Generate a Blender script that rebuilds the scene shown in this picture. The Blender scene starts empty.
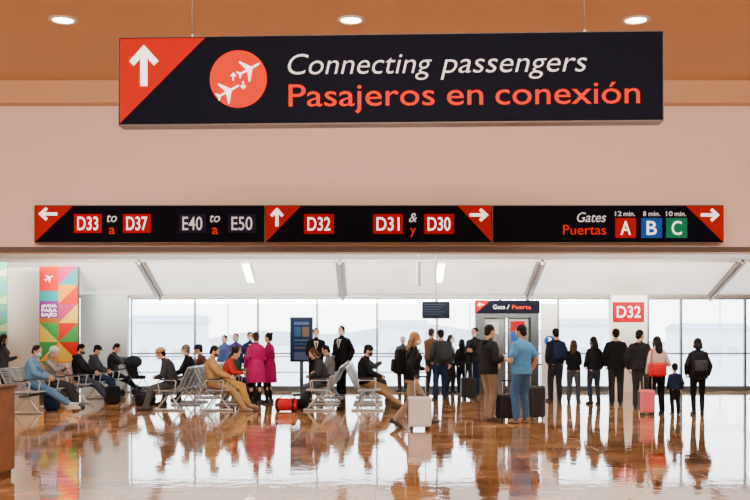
import bpy, bmesh, math, random
from mathutils import Vector as Vec, Matrix
random.seed(7)
SC = bpy.context.scene
COL = SC.collection
PI = math.pi
R = math.radians
F = 1000.0; HZ = 339.0; CH = 1.5

def PX(px, d): return (px-375.0)/F*d
def PZ(py, d): return CH+(HZ-py)/F*d
def at(px, yf):
    d = F*CH/(yf-HZ)
    return PX(px, d), d

# ------------------------------------------------------------------ materials
MC = {}
def mat(name, col, rough=.5, metal=0, emit=0, var=.12, scale=30, bump=0, spec=.5, coat=0):
    if name in MC: return MC[name]
    m = bpy.data.materials.new(name); m.use_nodes = True
    nt = m.node_tree; b = nt.nodes['Principled BSDF']
    tc = nt.nodes.new('ShaderNodeTexCoord'); nz = nt.nodes.new('ShaderNodeTexNoise')
    nz.inputs['Scale'].default_value = scale; nz.inputs['Detail'].default_value = 3
    nt.links.new(tc.outputs['Object'], nz.inputs['Vector'])
    mx = nt.nodes.new('ShaderNodeMix'); mx.data_type = 'RGBA'
    c = Vec(col)
    mx.inputs[6].default_value = (*(c*(1-var)), 1); mx.inputs[7].default_value = (*(c*(1+var)), 1)
    nt.links.new(nz.outputs['Fac'], mx.inputs[0]); nt.links.new(mx.outputs[2], b.inputs['Base Color'])
    b.inputs['Roughness'].default_value = rough; b.inputs['Metallic'].default_value = metal
    b.inputs['Specular IOR Level'].default_value = spec
    b.inputs['Coat Weight'].default_value = coat
    if emit:
        nt.links.new(mx.outputs[2], b.inputs['Emission Color']); b.inputs['Emission Strength'].default_value = emit
    if bump:
        bp = nt.nodes.new('ShaderNodeBump'); bp.inputs['Strength'].default_value = bump; bp.inputs['Distance'].default_value = .01
        nt.links.new(nz.outputs['Fac'], bp.inputs['Height']); nt.links.new(bp.outputs['Normal'], b.inputs['Normal'])
    MC[name] = m
    return m
def cloth(col, rough=.9):
    return mat('cloth_%.3f_%.3f_%.3f' % tuple(col), col, rough, var=.3, scale=12, bump=.6, spec=.08)
def skinm(i):
    c = [(.50,.27,.17),(.36,.18,.10),(.58,.34,.23),(.26,.12,.07)][i]
    return mat('skin_%d' % i, c, .55, var=.06, scale=25, spec=.3)
def hairm(c): return mat('hair_%.2f_%.2f' % (c[0], c[2]), c, .75, var=.4, scale=90, bump=.6, spec=.12)

BLACK=(.006,.006,.008); DK=(.018,.018,.022); NAVY=(.009,.016,.042); WHITE=(.75,.74,.72)
HB=(.006,.005,.0045); HBR=(.04,.018,.009); HG=(.28,.25,.22); HBL=(.30,.18,.09)

# ------------------------------------------------------------------ geometry
class G:
    def __init__(s): s.v=[]; s.f=[]; s.m=[]
    def add(s, vs, fs, mi=0):
        n=len(s.v); s.v += [Vec(p) for p in vs]
        for f in fs: s.f.append([i+n for i in f]); s.m.append(mi)
        return s
    def rings(s, rs, mi=0):
        k=len(rs[0]); vs=[p for r in rs for p in r]; fs=[]
        for i in range(len(rs)-1):
            for j in range(k):
                a=i*k+j; b=i*k+(j+1)%k
                fs.append([a,b,b+k,a+k])
        fs.append(list(range(k))[::-1]); fs.append([(len(rs)-1)*k+j for j in range(k)])
        return s.add(vs, fs, mi)
    def ell(s, c, r, M=None, seg=14, rn=9, mi=0):
        c=Vec(c); M=M or Matrix.Identity(3); rs=[]
        for i in range(rn):
            a=-PI/2+PI*(i+.5*(i==0)*.3-.15*(i==rn-1))/(rn-1)
            rs.append([c+M@Vec((r[0]*math.cos(a)*math.cos(t*2*PI/seg), r[1]*math.cos(a)*math.sin(t*2*PI/seg), r[2]*math.sin(a))) for t in range(seg)])
        return s.rings(rs, mi)
    def chain(s, pts, rad, seg=12, mi=0, flat=None, cap=True):
        pts=[Vec(p) for p in pts]; rs=[]
        n=len(pts)
        d0=(pts[1]-pts[0]).normalized()
        u=d0.orthogonal().normalized()
        if flat is not None:
            u=(Vec(flat)-d0*Vec(flat).dot(d0)).normalized()
        def ring(c,d,r):
            nonlocal u
            u=(u-d*u.dot(d)).normalized(); w=d.cross(u)
            ra,rb=(r if isinstance(r,tuple) else (r,r))
            return [c+u*ra*math.cos(t*2*PI/seg)+w*rb*math.sin(t*2*PI/seg) for t in range(seg)]
        def sc(r,f): return (r[0]*f,r[1]*f) if isinstance(r,tuple) else r*f
        def mn(r): return min(r) if isinstance(r,tuple) else r
        if cap:
            for a in (80,50,22): rs.append(ring(pts[0]-d0*mn(rad[0])*math.sin(R(a)), d0, sc(rad[0],math.cos(R(a)))))
        for i,p in enumerate(pts):
            if i==0: d=d0
            elif i==n-1: d=(pts[i]-pts[i-1]).normalized()
            else: d=((pts[i]-pts[i-1]).normalized()+(pts[i+1]-pts[i]).normalized()).normalized()
            rs.append(ring(p,d,rad[i]))
        if cap:
            for a in (22,50,80): rs.append(ring(pts[-1]+d*mn(rad[-1])*math.sin(R(a)), d, sc(rad[-1],math.cos(R(a)))))
        return s.rings(rs, mi)
    def tube(s, pts, r, seg=8, mi=0): return s.chain(pts, [r]*len(pts), seg, mi, cap=False)
    def box(s, lo, hi, mi=0):
        x0,y0,z0=lo; x1,y1,z1=hi
        vs=[(x0,y0,z0),(x1,y0,z0),(x1,y1,z0),(x0,y1,z0),(x0,y0,z1),(x1,y0,z1),(x1,y1,z1),(x0,y1,z1)]
        return s.add(vs, [[3,2,1,0],[4,5,6,7],[0,1,5,4],[1,2,6,5],[2,3,7,6],[3,0,4,7]], mi)
    def rbox(s, c, size, r, M=None, mi=0, seg=3):
        bm=bmesh.new(); bmesh.ops.create_cube(bm, size=1)
        for v in bm.verts: v.co=Vec((v.co.x*size[0], v.co.y*size[1], v.co.z*size[2]))
        bmesh.ops.bevel(bm, geom=list(bm.edges), offset=r, segments=seg, profile=.5, affect='EDGES')
        bm.verts.index_update()
        M=M or Matrix.Identity(3)
        s.add([M@v.co+Vec(c) for v in bm.verts], [[v.index for v in f.verts] for f in bm.faces], mi); bm.free()
        return s
    def poly(s, pts, y0, y1, mi=0):
        n=len(pts)
        ar=sum(pts[i][0]*pts[(i+1)%n][1]-pts[(i+1)%n][0]*pts[i][1] for i in range(n))
        if ar<0: pts=pts[::-1]
        vs=[(x,y0,z) for x,z in pts]+[(x,y1,z) for x,z in pts]
        fs=[list(range(n)), [n+i for i in range(n)][::-1]]+[[i,n+i,n+(i+1)%n,(i+1)%n] for i in range(n)]
        return s.add(vs, fs, mi)
    def cyl(s, c, r, h, axis='z', seg=20, mi=0, r2=None):
        c=Vec(c); ax={'x':Vec((1,0,0)),'y':Vec((0,1,0)),'z':Vec((0,0,1))}[axis]
        u=ax.orthogonal().normalized(); w=ax.cross(u); r2=r if r2 is None else r2
        return s.rings([[c+ax*z+(u*math.cos(t*2*PI/seg)+w*math.sin(t*2*PI/seg))*rr for t in range(seg)] for z,rr in ((0,r),(h,r2))], mi)
    def obj(s, name, mats, parent=None, smooth=False, k=1.0, loc=None):
        me=bpy.data.meshes.new(name); me.from_pydata([p*k for p in s.v], [], s.f)
        if not isinstance(mats,(list,tuple)): mats=[mats]
        for m in mats: me.materials.append(m)
        me.polygons.foreach_set('material_index', s.m)
        if smooth: me.polygons.foreach_set('use_smooth',[True]*len(me.polygons))
        me.update()
        o=bpy.data.objects.new(name, me); COL.objects.link(o)
        if parent: o.parent=parent
        if loc: o.location=loc
        return o
def thing(name, label, cat, loc=(0,0,0), rz=0, group=None):
    o=bpy.data.objects.new(name,None); COL.objects.link(o); o.empty_display_size=.1
    o.location=loc; o.rotation_euler=(0,0,rz); o['label']=label; o['category']=cat
    if group: o['group']=group
    return o
def struct(o): o['kind']='structure'; return o
def copy_tree(o, loc, rz, label, group=None):
    r=o.copy(); COL.objects.link(r); r.location=loc; r.rotation_euler=(0,0,rz); r['label']=label
    if group: r['group']=group
    for ch in list(o.children):
        c=ch.copy(); COL.objects.link(c); c.parent=r
        for g in list(ch.children):
            d=g.copy(); COL.objects.link(d); d.parent=c
    return r
REM=[]
def remesh(o, vox, sm=2):
    m=o.modifiers.new('r','REMESH'); m.mode='VOXEL'; m.voxel_size=vox; m.use_smooth_shade=True
    if sm:
        s=o.modifiers.new('s','SMOOTH'); s.factor=.5; s.iterations=sm
    REM.append(o)

# text
def raw_text(body, bold=0, shear=0):
    cu=bpy.data.curves.new('t','FONT'); cu.body=body; cu.size=1; cu.shear=shear; cu.offset=bold; cu.extrude=.02; cu.resolution_u=4
    o=bpy.data.objects.new('t',cu); COL.objects.link(o)
    dg=bpy.context.evaluated_depsgraph_get(); dg.update()
    me=bpy.data.meshes.new_from_object(o.evaluated_get(dg))
    vs=[v.co.copy() for v in me.vertices]; fs=[list(p.vertices) for p in me.polygons]
    bpy.data.objects.remove(o); bpy.data.curves.remove(cu); bpy.data.meshes.remove(me)
    return vs,fs
_h=raw_text('H')[0]; CAP=max(v.y for v in _h)-min(v.y for v in _h)
def text(g, body, x0, x1, zb, cap, y, bold=0, shear=0, mi=0):
    vs,fs=raw_text(body,bold,shear)
    a=min(v.x for v in vs); b=max(v.x for v in vs)
    sx=(x1-x0)/(b-a); sz=cap/CAP
    g.add([(x0+(v.x-a)*sx, y-(v.z+.02)*.06, zb+v.y*sz) for v in vs], fs, mi)

# ------------------------------------------------------------------ setting materials
def floor_mat():
    m=bpy.data.materials.new('polished_floor'); m.use_nodes=True; nt=m.node_tree; b=nt.nodes['Principled BSDF']; L=nt.links.new
    tc=nt.nodes.new('ShaderNodeTexCoord')
    br=nt.nodes.new('ShaderNodeTexBrick'); br.offset=0; br.inputs['Scale'].default_value=1
    br.inputs['Brick Width'].default_value=.6; br.inputs['Row Height'].default_value=.6; br.inputs['Mortar Size'].default_value=.006
    br.inputs['Color1'].default_value=(.62,.36,.15,1); br.inputs['Color2'].default_value=(.28,.14,.05,1); br.inputs['Mortar'].default_value=(.10,.05,.025,1)
    L(tc.outputs['Object'],br.inputs['Vector'])
    nz=nt.nodes.new('ShaderNodeTexNoise'); nz.inputs['Scale'].default_value=1.6; nz.inputs['Detail'].default_value=6; L(tc.outputs['Object'],nz.inputs['Vector'])
    mx=nt.nodes.new('ShaderNodeMix'); mx.data_type='RGBA'; mx.blend_type='MULTIPLY'; mx.inputs[0].default_value=.85
    cr=nt.nodes.new('ShaderNodeValToRGB'); cr.color_ramp.elements[0].position=.35; cr.color_ramp.elements[0].color=(.40,.32,.27,1); cr.color_ramp.elements[1].position=.65; cr.color_ramp.elements[1].color=(1.25,1.12,1,1)
    L(nz.outputs['Fac'],cr.inputs[0]); L(br.outputs['Color'],mx.inputs[6]); L(cr.outputs['Color'],mx.inputs[7]); L(mx.outputs[2],b.inputs['Base Color'])
    b.inputs['Roughness'].default_value=.04; b.inputs['Specular IOR Level'].default_value=.62
    n2=nt.nodes.new('ShaderNodeTexNoise'); n2.inputs['Scale'].default_value=4.5; n2.inputs['Detail'].default_value=3; L(tc.outputs['Object'],n2.inputs['Vector'])
    ad=nt.nodes.new('ShaderNodeMath'); ad.operation='MULTIPLY_ADD'; ad.inputs[1].default_value=.15
    L(br.outputs['Fac'],ad.inputs[0]); L(n2.outputs['Fac'],ad.inputs[2])
    bp=nt.nodes.new('ShaderNodeBump'); bp.inputs['Strength'].default_value=.16; bp.inputs['Distance'].default_value=.01
    L(ad.outputs[0],bp.inputs['Height']); L(bp.outputs['Normal'],b.inputs['Normal'])
    return m
M_floor=floor_mat()
M_ceil=mat('ceiling_paint',(.70,.44,.25),.6,var=.03,scale=1)
M_wall=mat('wall_paint',(.92,.76,.67),.7,var=.03,scale=1)
M_lceil=mat('lounge_ceiling_paint',(.84,.77,.68),.6,var=.03,scale=1)
M_slope=mat('soffit_paint',(.92,.89,.82),.5,var=.03,scale=1)
M_trim=mat('bronze_trim',(.12,.09,.07),.4,var=.05)
M_grey=mat('grey_wall_panel',(.34,.36,.35),.5,var=.04,scale=2)
M_cream=mat('cream_wall',(.72,.68,.61),.6,var=.04,scale=2)
M_frame=mat('dark_window_frame',(.04,.045,.05),.45,.2,spec=.25)
M_wframe=mat('window_frame_grey',(.07,.075,.08),.4,.3)
M_alu=mat('brushed_aluminium',(.42,.43,.45),.3,.9)
M_steel=mat('grey_steel',(.40,.41,.43),.35,.8)
M_signblk=mat('sign_black',(.002,.0025,.009),.6,var=.05,spec=.05)
M_signgrey=mat('sign_edge',(.22,.21,.20),.45,.4)
def glow(n,c,e=1.0): return mat(n,c,.7,0,e,var=.0,spec=.02)
M_red=glow('sign_red',(.36,.006,.001),.35)
M_redbox=glow('gate_red',(.36,.002,.007),.3)
M_ored=glow('sign_orange_red',(.52,.016,.001),.6)
M_white=glow('sign_white',(.85,.85,.85),1.5)
M_soft=glow('sign_soft_white',(.6,.6,.63),.7)
M_blue=glow('gate_blue',(.010,.07,.36),.4)
M_green=glow('gate_green',(.010,.17,.08),.4)
M_dkbox=glow('gate_dark',(.015,.012,.034),.2)
M_lamp=mat('lamp_diffuser',(1,.86,.65),.5,0,14,var=0)
M_tube=mat('tube_diffuser',(1,.96,.88),.5,0,12,var=0)
M_blk=mat('black_plastic',(.010,.010,.012),.5,spec=.15)

def glass_mat():
    m=bpy.data.materials.new('window_glass'); m.use_nodes=True; nt=m.node_tree; nt.nodes.clear()
    o=nt.nodes.new('ShaderNodeOutputMaterial'); mx=nt.nodes.new('ShaderNodeMixShader'); t=nt.nodes.new('ShaderNodeBsdfTransparent'); g=nt.nodes.new('ShaderNodeBsdfGlossy')
    t.inputs[0].default_value=(.97,.99,1,1); g.inputs['Roughness'].default_value=.02; mx.inputs[0].default_value=.05
    nt.links.new(t.outputs[0],mx.inputs[1]); nt.links.new(g.outputs[0],mx.inputs[2]); nt.links.new(mx.outputs[0],o.inputs[0]); return m
M_glass=glass_mat()

# ------------------------------------------------------------------ room
YW=29.0
struct(G().box((-13,-8,-.1),(13,YW,0)).obj('floor',M_floor))
struct(G().box((-13,-8,5.38),(13,15.0,5.5)).obj('ceiling',M_ceil))
g=G().box((-13,15.25,2.86),(13,16.0,5.6)); struct(g.obj('wall_front',M_wall))
struct(G().box((-13,15.0,5.05),(13,15.25,5.6)).obj('trim_1',M_ceil))
struct(G().box((-13,15.2,2.82),(13,15.25,2.90)).obj('trim_2',M_trim))
struct(G().box((-13,16.0,3.6),(13,26.5,3.7)).obj('ceiling',M_lceil))
struct(G().box((-13.1,-8,-.1),(-13,YW,5.6)).obj('wall_left',M_cream))
struct(G().box((13,-8,-.1),(13.1,YW,5.6)).obj('wall_right',M_cream))
struct(G().box((-13,-8.1,-.1),(13,-8,5.6)).obj('wall_back',M_wall))
g=G(); g.add([(-13,26.5,3.6),(13,26.5,3.6),(13,29.1,2.7),(-13,29.1,2.7),(-13,26.5,3.7),(13,26.5,3.7),(13,29.1,2.8),(-13,29.1,2.8)],
      [[3,2,1,0],[4,5,6,7],[0,1,5,4],[1,2,6,5],[2,3,7,6],[3,0,4,7]])
struct(g.obj('ceiling',M_slope))
M_rib=mat('rib_paint',(.22,.18,.15),.5)
for X in (-11.5,-6.23,-.93,4.42,9.72):
    for w,dz,mm in ((.12,.05,M_rib),(.04,.13,M_trim)):
        g=G(); a,b=X-w,X+w
        g.add([(a,26.4,3.59-dz),(b,26.4,3.59-dz),(b,29.0,2.73-dz),(a,29.0,2.73-dz),(a,26.4,3.6),(b,26.4,3.6),(b,29.0,2.75),(a,29.0,2.75)],
          [[3,2,1,0],[4,5,6,7],[0,1,5,4],[1,2,6,5],[2,3,7,6],[3,0,4,7]])
        struct(g.obj('trim_3',mm))
struct(G().box((-13,26.42,3.54),(13,26.5,3.6)).obj('trim_4',M_trim))
struct(G().box((-13,28.86,2.68),(13,28.98,2.76)).obj('trim_5',M_trim))
struct(G().box((-13,27.0,0),(-8.35,27.2,3.6)).obj('wall_left',M_cream))
struct(G().box((-8.4,28.5,0),(-7.05,28.7,2.75)).obj('wall_left',M_grey))
mx=[131,195,258,317,377,437,500,558,612,648,681,745,810]
xs=[PX(p,YW) for p in mx]+[13.0]
for i in range(len(xs)-1):
    a,b=xs[i],xs[i+1]; g=G()
    g.box((a,YW-.04,0),(a+.03,YW+.06,2.72)); g.box((b-.03,YW-.04,0),(b,YW+.06,2.72))
    g.box((a+.03,YW-.04,2.64),(b-.03,YW+.06,2.72)); g.box((a+.03,YW-.04,0),(b-.03,YW+.06,.14)); g.box((a+.03,YW-.03,1.06),(b-.03,YW+.05,1.10))
    w=struct(g.obj('window_%d'%(i+1),M_wframe))
    G().box((a+.03,YW+.005,.14),(b-.03,YW+.012,2.64)).obj('pane',M_glass,w)
struct(G().box((PX(610,28.7),28.55,0),(PX(646,28.7),28.9,2.75)).obj('wall_pillar',M_slope))
t=thing('guard_rail','grey metal guard rail running along the bottom of the windows','railing',(0,28.6,0))
for z in (1.0,.55): G().tube([(-7,0,z),(4.2,0,z)],.018).obj('rail',M_steel,t,True)
for x in range(-7,5,2): G().tube([(x,0,0),(x,0,1.0)],.018).obj('post',M_steel,t,True)

# ------------------------------------------------------------------ outside
M_apron=mat('apron_concrete',(.66,.66,.65),.8,var=.10,scale=.2)
struct(G().box((-400,YW+.5,-4.1),(400,900,-4)).obj('ground',M_apron))
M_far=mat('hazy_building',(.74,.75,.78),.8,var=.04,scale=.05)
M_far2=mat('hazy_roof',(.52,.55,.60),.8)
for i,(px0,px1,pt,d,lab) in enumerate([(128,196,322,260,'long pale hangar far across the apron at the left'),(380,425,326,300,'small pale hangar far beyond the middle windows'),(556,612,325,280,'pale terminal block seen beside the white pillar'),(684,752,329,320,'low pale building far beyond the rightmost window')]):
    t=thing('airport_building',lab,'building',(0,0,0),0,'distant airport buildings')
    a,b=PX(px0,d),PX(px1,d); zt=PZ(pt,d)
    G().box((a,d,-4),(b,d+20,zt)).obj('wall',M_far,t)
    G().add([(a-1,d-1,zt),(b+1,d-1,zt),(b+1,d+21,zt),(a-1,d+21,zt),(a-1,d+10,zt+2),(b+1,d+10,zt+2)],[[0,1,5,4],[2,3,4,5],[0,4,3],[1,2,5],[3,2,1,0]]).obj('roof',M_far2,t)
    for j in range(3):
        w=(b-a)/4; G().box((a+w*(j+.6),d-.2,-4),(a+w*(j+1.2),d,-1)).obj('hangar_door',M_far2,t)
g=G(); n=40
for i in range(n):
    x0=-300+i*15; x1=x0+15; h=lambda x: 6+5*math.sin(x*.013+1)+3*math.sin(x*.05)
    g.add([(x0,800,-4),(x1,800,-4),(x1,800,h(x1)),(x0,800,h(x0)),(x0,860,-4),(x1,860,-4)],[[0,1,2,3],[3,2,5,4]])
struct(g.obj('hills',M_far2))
for px in (228,470,720):
    d=180; x=PX(px,d)
    t=thing('light_mast','thin apron floodlight mast outside, at %s'%{228:'the left windows',470:'the middle windows',720:'the right windows'}[px],'light mast',(x,d,-4),0,'apron floodlight masts')
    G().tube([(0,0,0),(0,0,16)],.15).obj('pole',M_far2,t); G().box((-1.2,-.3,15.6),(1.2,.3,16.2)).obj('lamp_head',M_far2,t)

# ------------------------------------------------------------------ arrows and planes (icons)
def arrow(g,cx,cz,s,ang,y,mi=0):
    pts=[(0,1),(.72,.22),(.50,.0),(.17,.36),(.17,-1),(-.17,-1),(-.17,.36),(-.50,0),(-.72,.22)]
    c,sn=math.cos(R(ang)),math.sin(R(ang))
    g.poly([(cx+s*(x*c-z*sn),cz+s*(x*sn+z*c)) for x,z in pts],y-.004,y,mi)
def plane_icon(g,cx,cz,s,ang,y,mi=0):
    h=[(0,1.08),(.07,.92),(.085,.30),(.92,-.34),(.92,-.46),(.085,-.16),(.06,-.70),(.30,-.92),(.30,-1.0),(0,-.92)]
    pts=h+[(-x,z) for x,z in h[1:-1]][::-1]
    c,sn=math.cos(R(ang)),math.sin(R(ang))
    g.poly([(cx+s*(x*c-z*sn),cz+s*(x*sn+z*c)) for x,z in pts],y-.004,y,mi)

# ------------------------------------------------------------------ big hanging sign
D1=8.0; cx=PX(388,D1)
sg=thing('hanging_sign','large black hanging sign reading Connecting passengers, Pasajeros en conexión','sign',(cx,D1,0),-.041)
sx=lambda p:(p-390.5)*D1/F*1.004
sz=lambda p:PZ(p,D1)
g=G().rbox((0,.09,(sz(33)+sz(123.5))/2),(sx(663)-sx(118),.16,sz(33)-sz(123.5)),.012); g.obj('housing',M_signgrey,sg)
G().box((sx(119.5),.001,sz(122)),(sx(661.5),.02,sz(34.5))).obj('face_panel',M_signblk,sg)
G().poly([(sx(120.5),sz(121)),(sx(120.5),sz(35.5)),(sx(207),sz(35.5))],-.004,.001).obj('arrow_panel',M_red,sg)
g=G(); arrow(g,sx(145),sz(63),.165,0,-.0045); g.obj('arrow',M_white,sg)
DX=240.5
g=G(); g.poly([(sx(DX)+.232*math.cos(t*PI/32),sz(77.5)+.232*math.sin(t*PI/32)) for t in range(64)],-.004,.001); dsk=g.obj('pictogram_disc',M_ored,sg)
for (px,py,s,a) in ((DX+10.5,68,.098,-62),(DX-10.5,90,.098,-62)):
    g=G(); plane_icon(g,sx(px),sz(py),s,a,-.0045); g.obj('airplane_icon',M_white,dsk)
for (px,py,a) in ((DX-5,75,0),(DX+5,84,180)):
    g=G(); arrow(g,sx(px),sz(py),.032,a,-.0045); g.obj('arrow_icon',M_white,dsk)
for s_,a,b in (('Connecting',290.5,434),('passengers',443,587)):
    g=G(); text(g,s_,sx(a),sx(b),sz(73.5),20.5*.008,0,-.008,.22); g.obj('lettering',M_soft,sg)
for s_,a,b in (('Pasajeros',291,437),('en',449,485),('conexión',497,639)):
    g=G(); text(g,s_,sx(a),sx(b),sz(105.5),22*.008,0,.004,0); g.obj('lettering',M_ored,sg)
for px in (191.5,586.5):
    r=G().tube([(sx(px),.09,sz(36)),(sx(px),.09,5.38)],.007).obj('hanging_rod',M_steel,sg,True)
    G().cyl((sx(px),.09,sz(33)),.02,.03).obj('rod_mount',M_steel,r)

# ------------------------------------------------------------------ long sign band
D2=15.0
X2=lambda p:PX(p,D2); Z2=lambda p:PZ(p,D2); u=D2/F
def panel(p0,p1,label):
    t=thing('gate_sign',label,'sign',(X2((p0+p1)/2),D2,0),0,'gate direction signs on the beam'); o=X2((p0+p1)/2)
    x=lambda p:X2(p)-o
    G().rbox((0,.115,(Z2(205)+Z2(243))/2),(x(p1)-x(p0),.23,Z2(205)-Z2(243)),.01).obj('housing',M_signgrey,t)
    G().box((x(p0+.6),-.004,Z2(242.3)),(x(p1-.6),.01,Z2(205.7))).obj('face_panel',M_signblk,t)
    return t,x
def tri(t,x,pts,ax,az,ang):
    G().poly([(x(a),Z2(b)) for a,b in pts],-.008,-.004).obj('arrow_panel',M_red,t)
    g=G(); arrow(g,x(ax),Z2(az),9.3*u,ang,-.0085); g.obj('arrow',M_white,t)
def plate(t,x,p0,p1,y0,y1,s,m,cap=13,mw=None):
    c=(x(p0)+x(p1))/2; w=x(p1)-x(p0); h=Z2(y0)-Z2(y1)
    b=G().rbox((c,-.008,(Z2(y0)+Z2(y1))/2),(w,.008,h),.0035,seg=1).obj('gate_plate',m,t)
    g=G(); mg=(3.6 if len(s)>1 else 5.5)*u
    text(g,s,x(p0)+mg,x(p1)-mg,(Z2(y0)+Z2(y1))/2-cap*u/2,cap*u,-.0125,.004); g.obj('lettering',mw or M_white,b)
def word(t,x,s,p0,p1,yb,cap,m,sh=0,bold=0):
    g=G(); text(g,s,x(p0),x(p1),Z2(yb),cap*u,-.0045,bold,sh); g.obj('lettering',m,t)
t,x=panel(34,265,'left section of black gate sign showing D33 to D37 and E40 to E50')
tri(t,x,[(35,206),(73,206),(35,242)],48,214,90)
plate(t,x,74,102,214,233,'D33',M_redbox); plate(t,x,123,151,214,233,'D37',M_redbox)
plate(t,x,179,206,214,233,'E40',M_dkbox,mw=M_soft); plate(t,x,228,256,214,233,'E50',M_dkbox,mw=M_soft)
for a in (112,215):
    word(t,x,'to',a-5,a+5,222,9,M_soft,.25); word(t,x,'a',a-3,a+3,234,9.5,M_ored,0,.01)
t,x=panel(265,492.5,'middle section of black gate sign showing D32, D31 and D30')
tri(t,x,[(266,206),(301,206),(266,242)],277,217,0)
plate(t,x,304,334,214,234,'D32',M_redbox); plate(t,x,373,403,214,234,'D31',M_redbox); plate(t,x,424,454,214,234,'D30',M_redbox)
word(t,x,'&',409,417,222,9,M_soft,.25); word(t,x,'y',410,416,234,9,M_ored,0,.01)
tri(t,x,[(458,206),(491.5,206),(491.5,242)],479,215,-90)
t,x=panel(492.5,724,'right section of black gate sign showing gates A, B and C with walking minutes')
word(t,x,'Gates',577,606,222,9.5,M_soft,.25); word(t,x,'Puertas',563,606,234.5,9.5,M_ored,0,.004)
for p0,s,m,mn in ((615,'A',M_redbox,'12'),(641,'B',M_blue,'8'),(666,'C',M_green,'10')):
    plate(t,x,p0,p0+21,218,238,s,m,13.5)
    a=p0+(0 if len(mn)>1 else 2); word(t,x,mn,a,a+(6.5 if len(mn)>1 else 3),216,4.6,M_soft,0,.004); word(t,x,'min.',a+(8.5 if len(mn)>1 else 5.5),a+(20 if len(mn)>1 else 17),216,4.6,M_soft,0,.004)
tri(t,x,[(686,206),(723,206),(723,242)],710,215,-90)

# ------------------------------------------------------------------ downlights
M_ring=mat('lamp_ring',(.8,.75,.68),.4)
dl=None
for px,lab in ((63,'round recessed downlight above the arrow end of the hanging sign'),(351,'round recessed downlight in the middle of the ceiling'),(636,'round recessed downlight near the right end of the hanging sign')):
    xx=PX(px,12.15)
    if dl is None:
        dl=thing('downlight',lab,'ceiling light',(xx,12.15,5.38),0,'recessed downlights')
        g=G(); seg=28; rs=[]
        for r,z in ((.175,0),(.175,-.012),(.135,-.016),(.12,0.0)):
            rs.append([(r*math.cos(t*2*PI/seg),r*math.sin(t*2*PI/seg),z) for t in range(seg)])
        n=len(rs); vs=[p for r in rs for p in r]; fs=[[i*seg+j,i*seg+(j+1)%seg,((i+1)%n)*seg+(j+1)%seg,((i+1)%n)*seg+j] for i in range(n) for j in range(seg)]
        g.add(vs,fs); g.obj('trim_ring',M_ring,dl,True)
        G().cyl((0,0,-.008),.122,.006,seg=28).obj('diffuser',M_lamp,dl)
    else: copy_tree(dl,(xx,12.15,5.38),0,lab)
tl=None; sl=math.atan2(.9,2.6)
for X,lab in ((-3.45,'narrow bright tube light on the sloped soffit, left of the monitor'),(1.77,'narrow bright tube light on the sloped soffit, above the monitor')):
    if tl is None:
        tl=thing('tube_light',lab,'ceiling light',(X,27.2,3.33),0,'soffit tube lights')
        Mx=Matrix.Rotation(-sl,3,'X')
        G().rbox((0,0,-.02),(.26,1.35,.05),.01,Mx).obj('housing',M_ring,tl)
        G().rbox((0,0,-.045),(.20,1.28,.02),.005,Mx).obj('diffuser',M_tube,tl)
    else: copy_tree(tl,(X,27.2,3.33),0,lab)

# ------------------------------------------------------------------ left posters
d=26.95
t=thing('mural_panel','tall advertising panel with coloured triangles, red top and purple block','poster',(PX(59,d),d,0))
pw=(PX(78,d)-PX(40,d)); hw=pw/2
cols=[(.60,.02,.01),(.22,.03,.22),(.02,.28,.30),(.80,.24,.01),(.05,.30,.07),(.75,.52,.05),(.50,.03,.14),(.40,.14,.02)]
Ms=[mat('mural_%d'%i,c,.6,0,.05,spec=.05) for i,c in enumerate(cols)]  # slight glow added to brighten the print, not a lit panel
g=G(); zt=PZ(266,d); zb=.25
g.box((-hw,-.03,zb),(hw,.03,zt),7)
z1=PZ(291,d); z2=PZ(301,d); z3=PZ(318,d)
g.poly([(-hw,z1),(0,z1),(0,zt),(-hw,zt)],-.035,-.03,0)
g.poly([(-hw,z3),(0,z3),(0,z2),(-hw,z2)],-.035,-.03,1)
g.poly([(-hw,z2),(0,z2),(0,z1),(-hw,z1)],-.035,-.03,2)
random.seed(5)
c=hw; zz=zt; row=0
while zz-c>zb:
    for cxl in (0,-hw):
        if cxl<0 and zz>z3+.01: continue
        a,b=random.sample([0,3,4,5,2,6,3,4],2)
        p=[(cxl,zz-c),(cxl+hw,zz-c),(cxl+hw,zz),(cxl,zz)]
        if random.random()<.5: g.poly([p[0],p[1],p[2]],-.035,-.03,a); g.poly([p[0],p[2],p[3]],-.035,-.03,b)
        else: g.poly([p[0],p[1],p[3]],-.035,-.03,a); g.poly([p[1],p[2],p[3]],-.035,-.03,b)
    zz-=c
g.obj('printed_board',Ms,t)
for i,sx_ in enumerate(('#VIVA','PARA','BAJÍO')):
    g=G(); text(g,sx_,-hw+.05,-.05,PZ(307.5+4.4*i,d),.085,-.036,.01); g.obj('lettering',M_white,t)
g=G(); plane_icon(g,-hw/2,PZ(278,d),.12,-60,-.036); g.obj('bird_icon',M_white,t)
G().box((-hw-.03,.03,0),(hw+.03,.05,zt+.03)).obj('backing_frame',M_frame,t)
d=24.0
t=thing('banner','narrow green and teal vertical banner at the far left edge','banner',(PX(0,d),d,0))
g=G(); g.box((-.35,0,PZ(345,d)),(.17,.03,PZ(262,d)),0)
for i in range(6):
    za=PZ(345,d)+i*.33; g.poly([(-.35,za),(.17,za),(.17,za+.2)],-.004,0,1+i%2)
g.obj('printed_face',[mat('banner_green',(.06,.38,.20),.5,0,.05),mat('banner_teal',(.05,.30,.34),.5,0,.05),mat('banner_lime',(.42,.62,.32),.5,0,.05)],t)
for xx in (-.33,.15): G().tube([(xx,.04,0),(xx,.04,PZ(262,d))],.015).obj('pole',M_steel,t)
G().rbox((-.08,.04,.02),(.6,.3,.04),.01).obj('base',M_steel,t)

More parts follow.
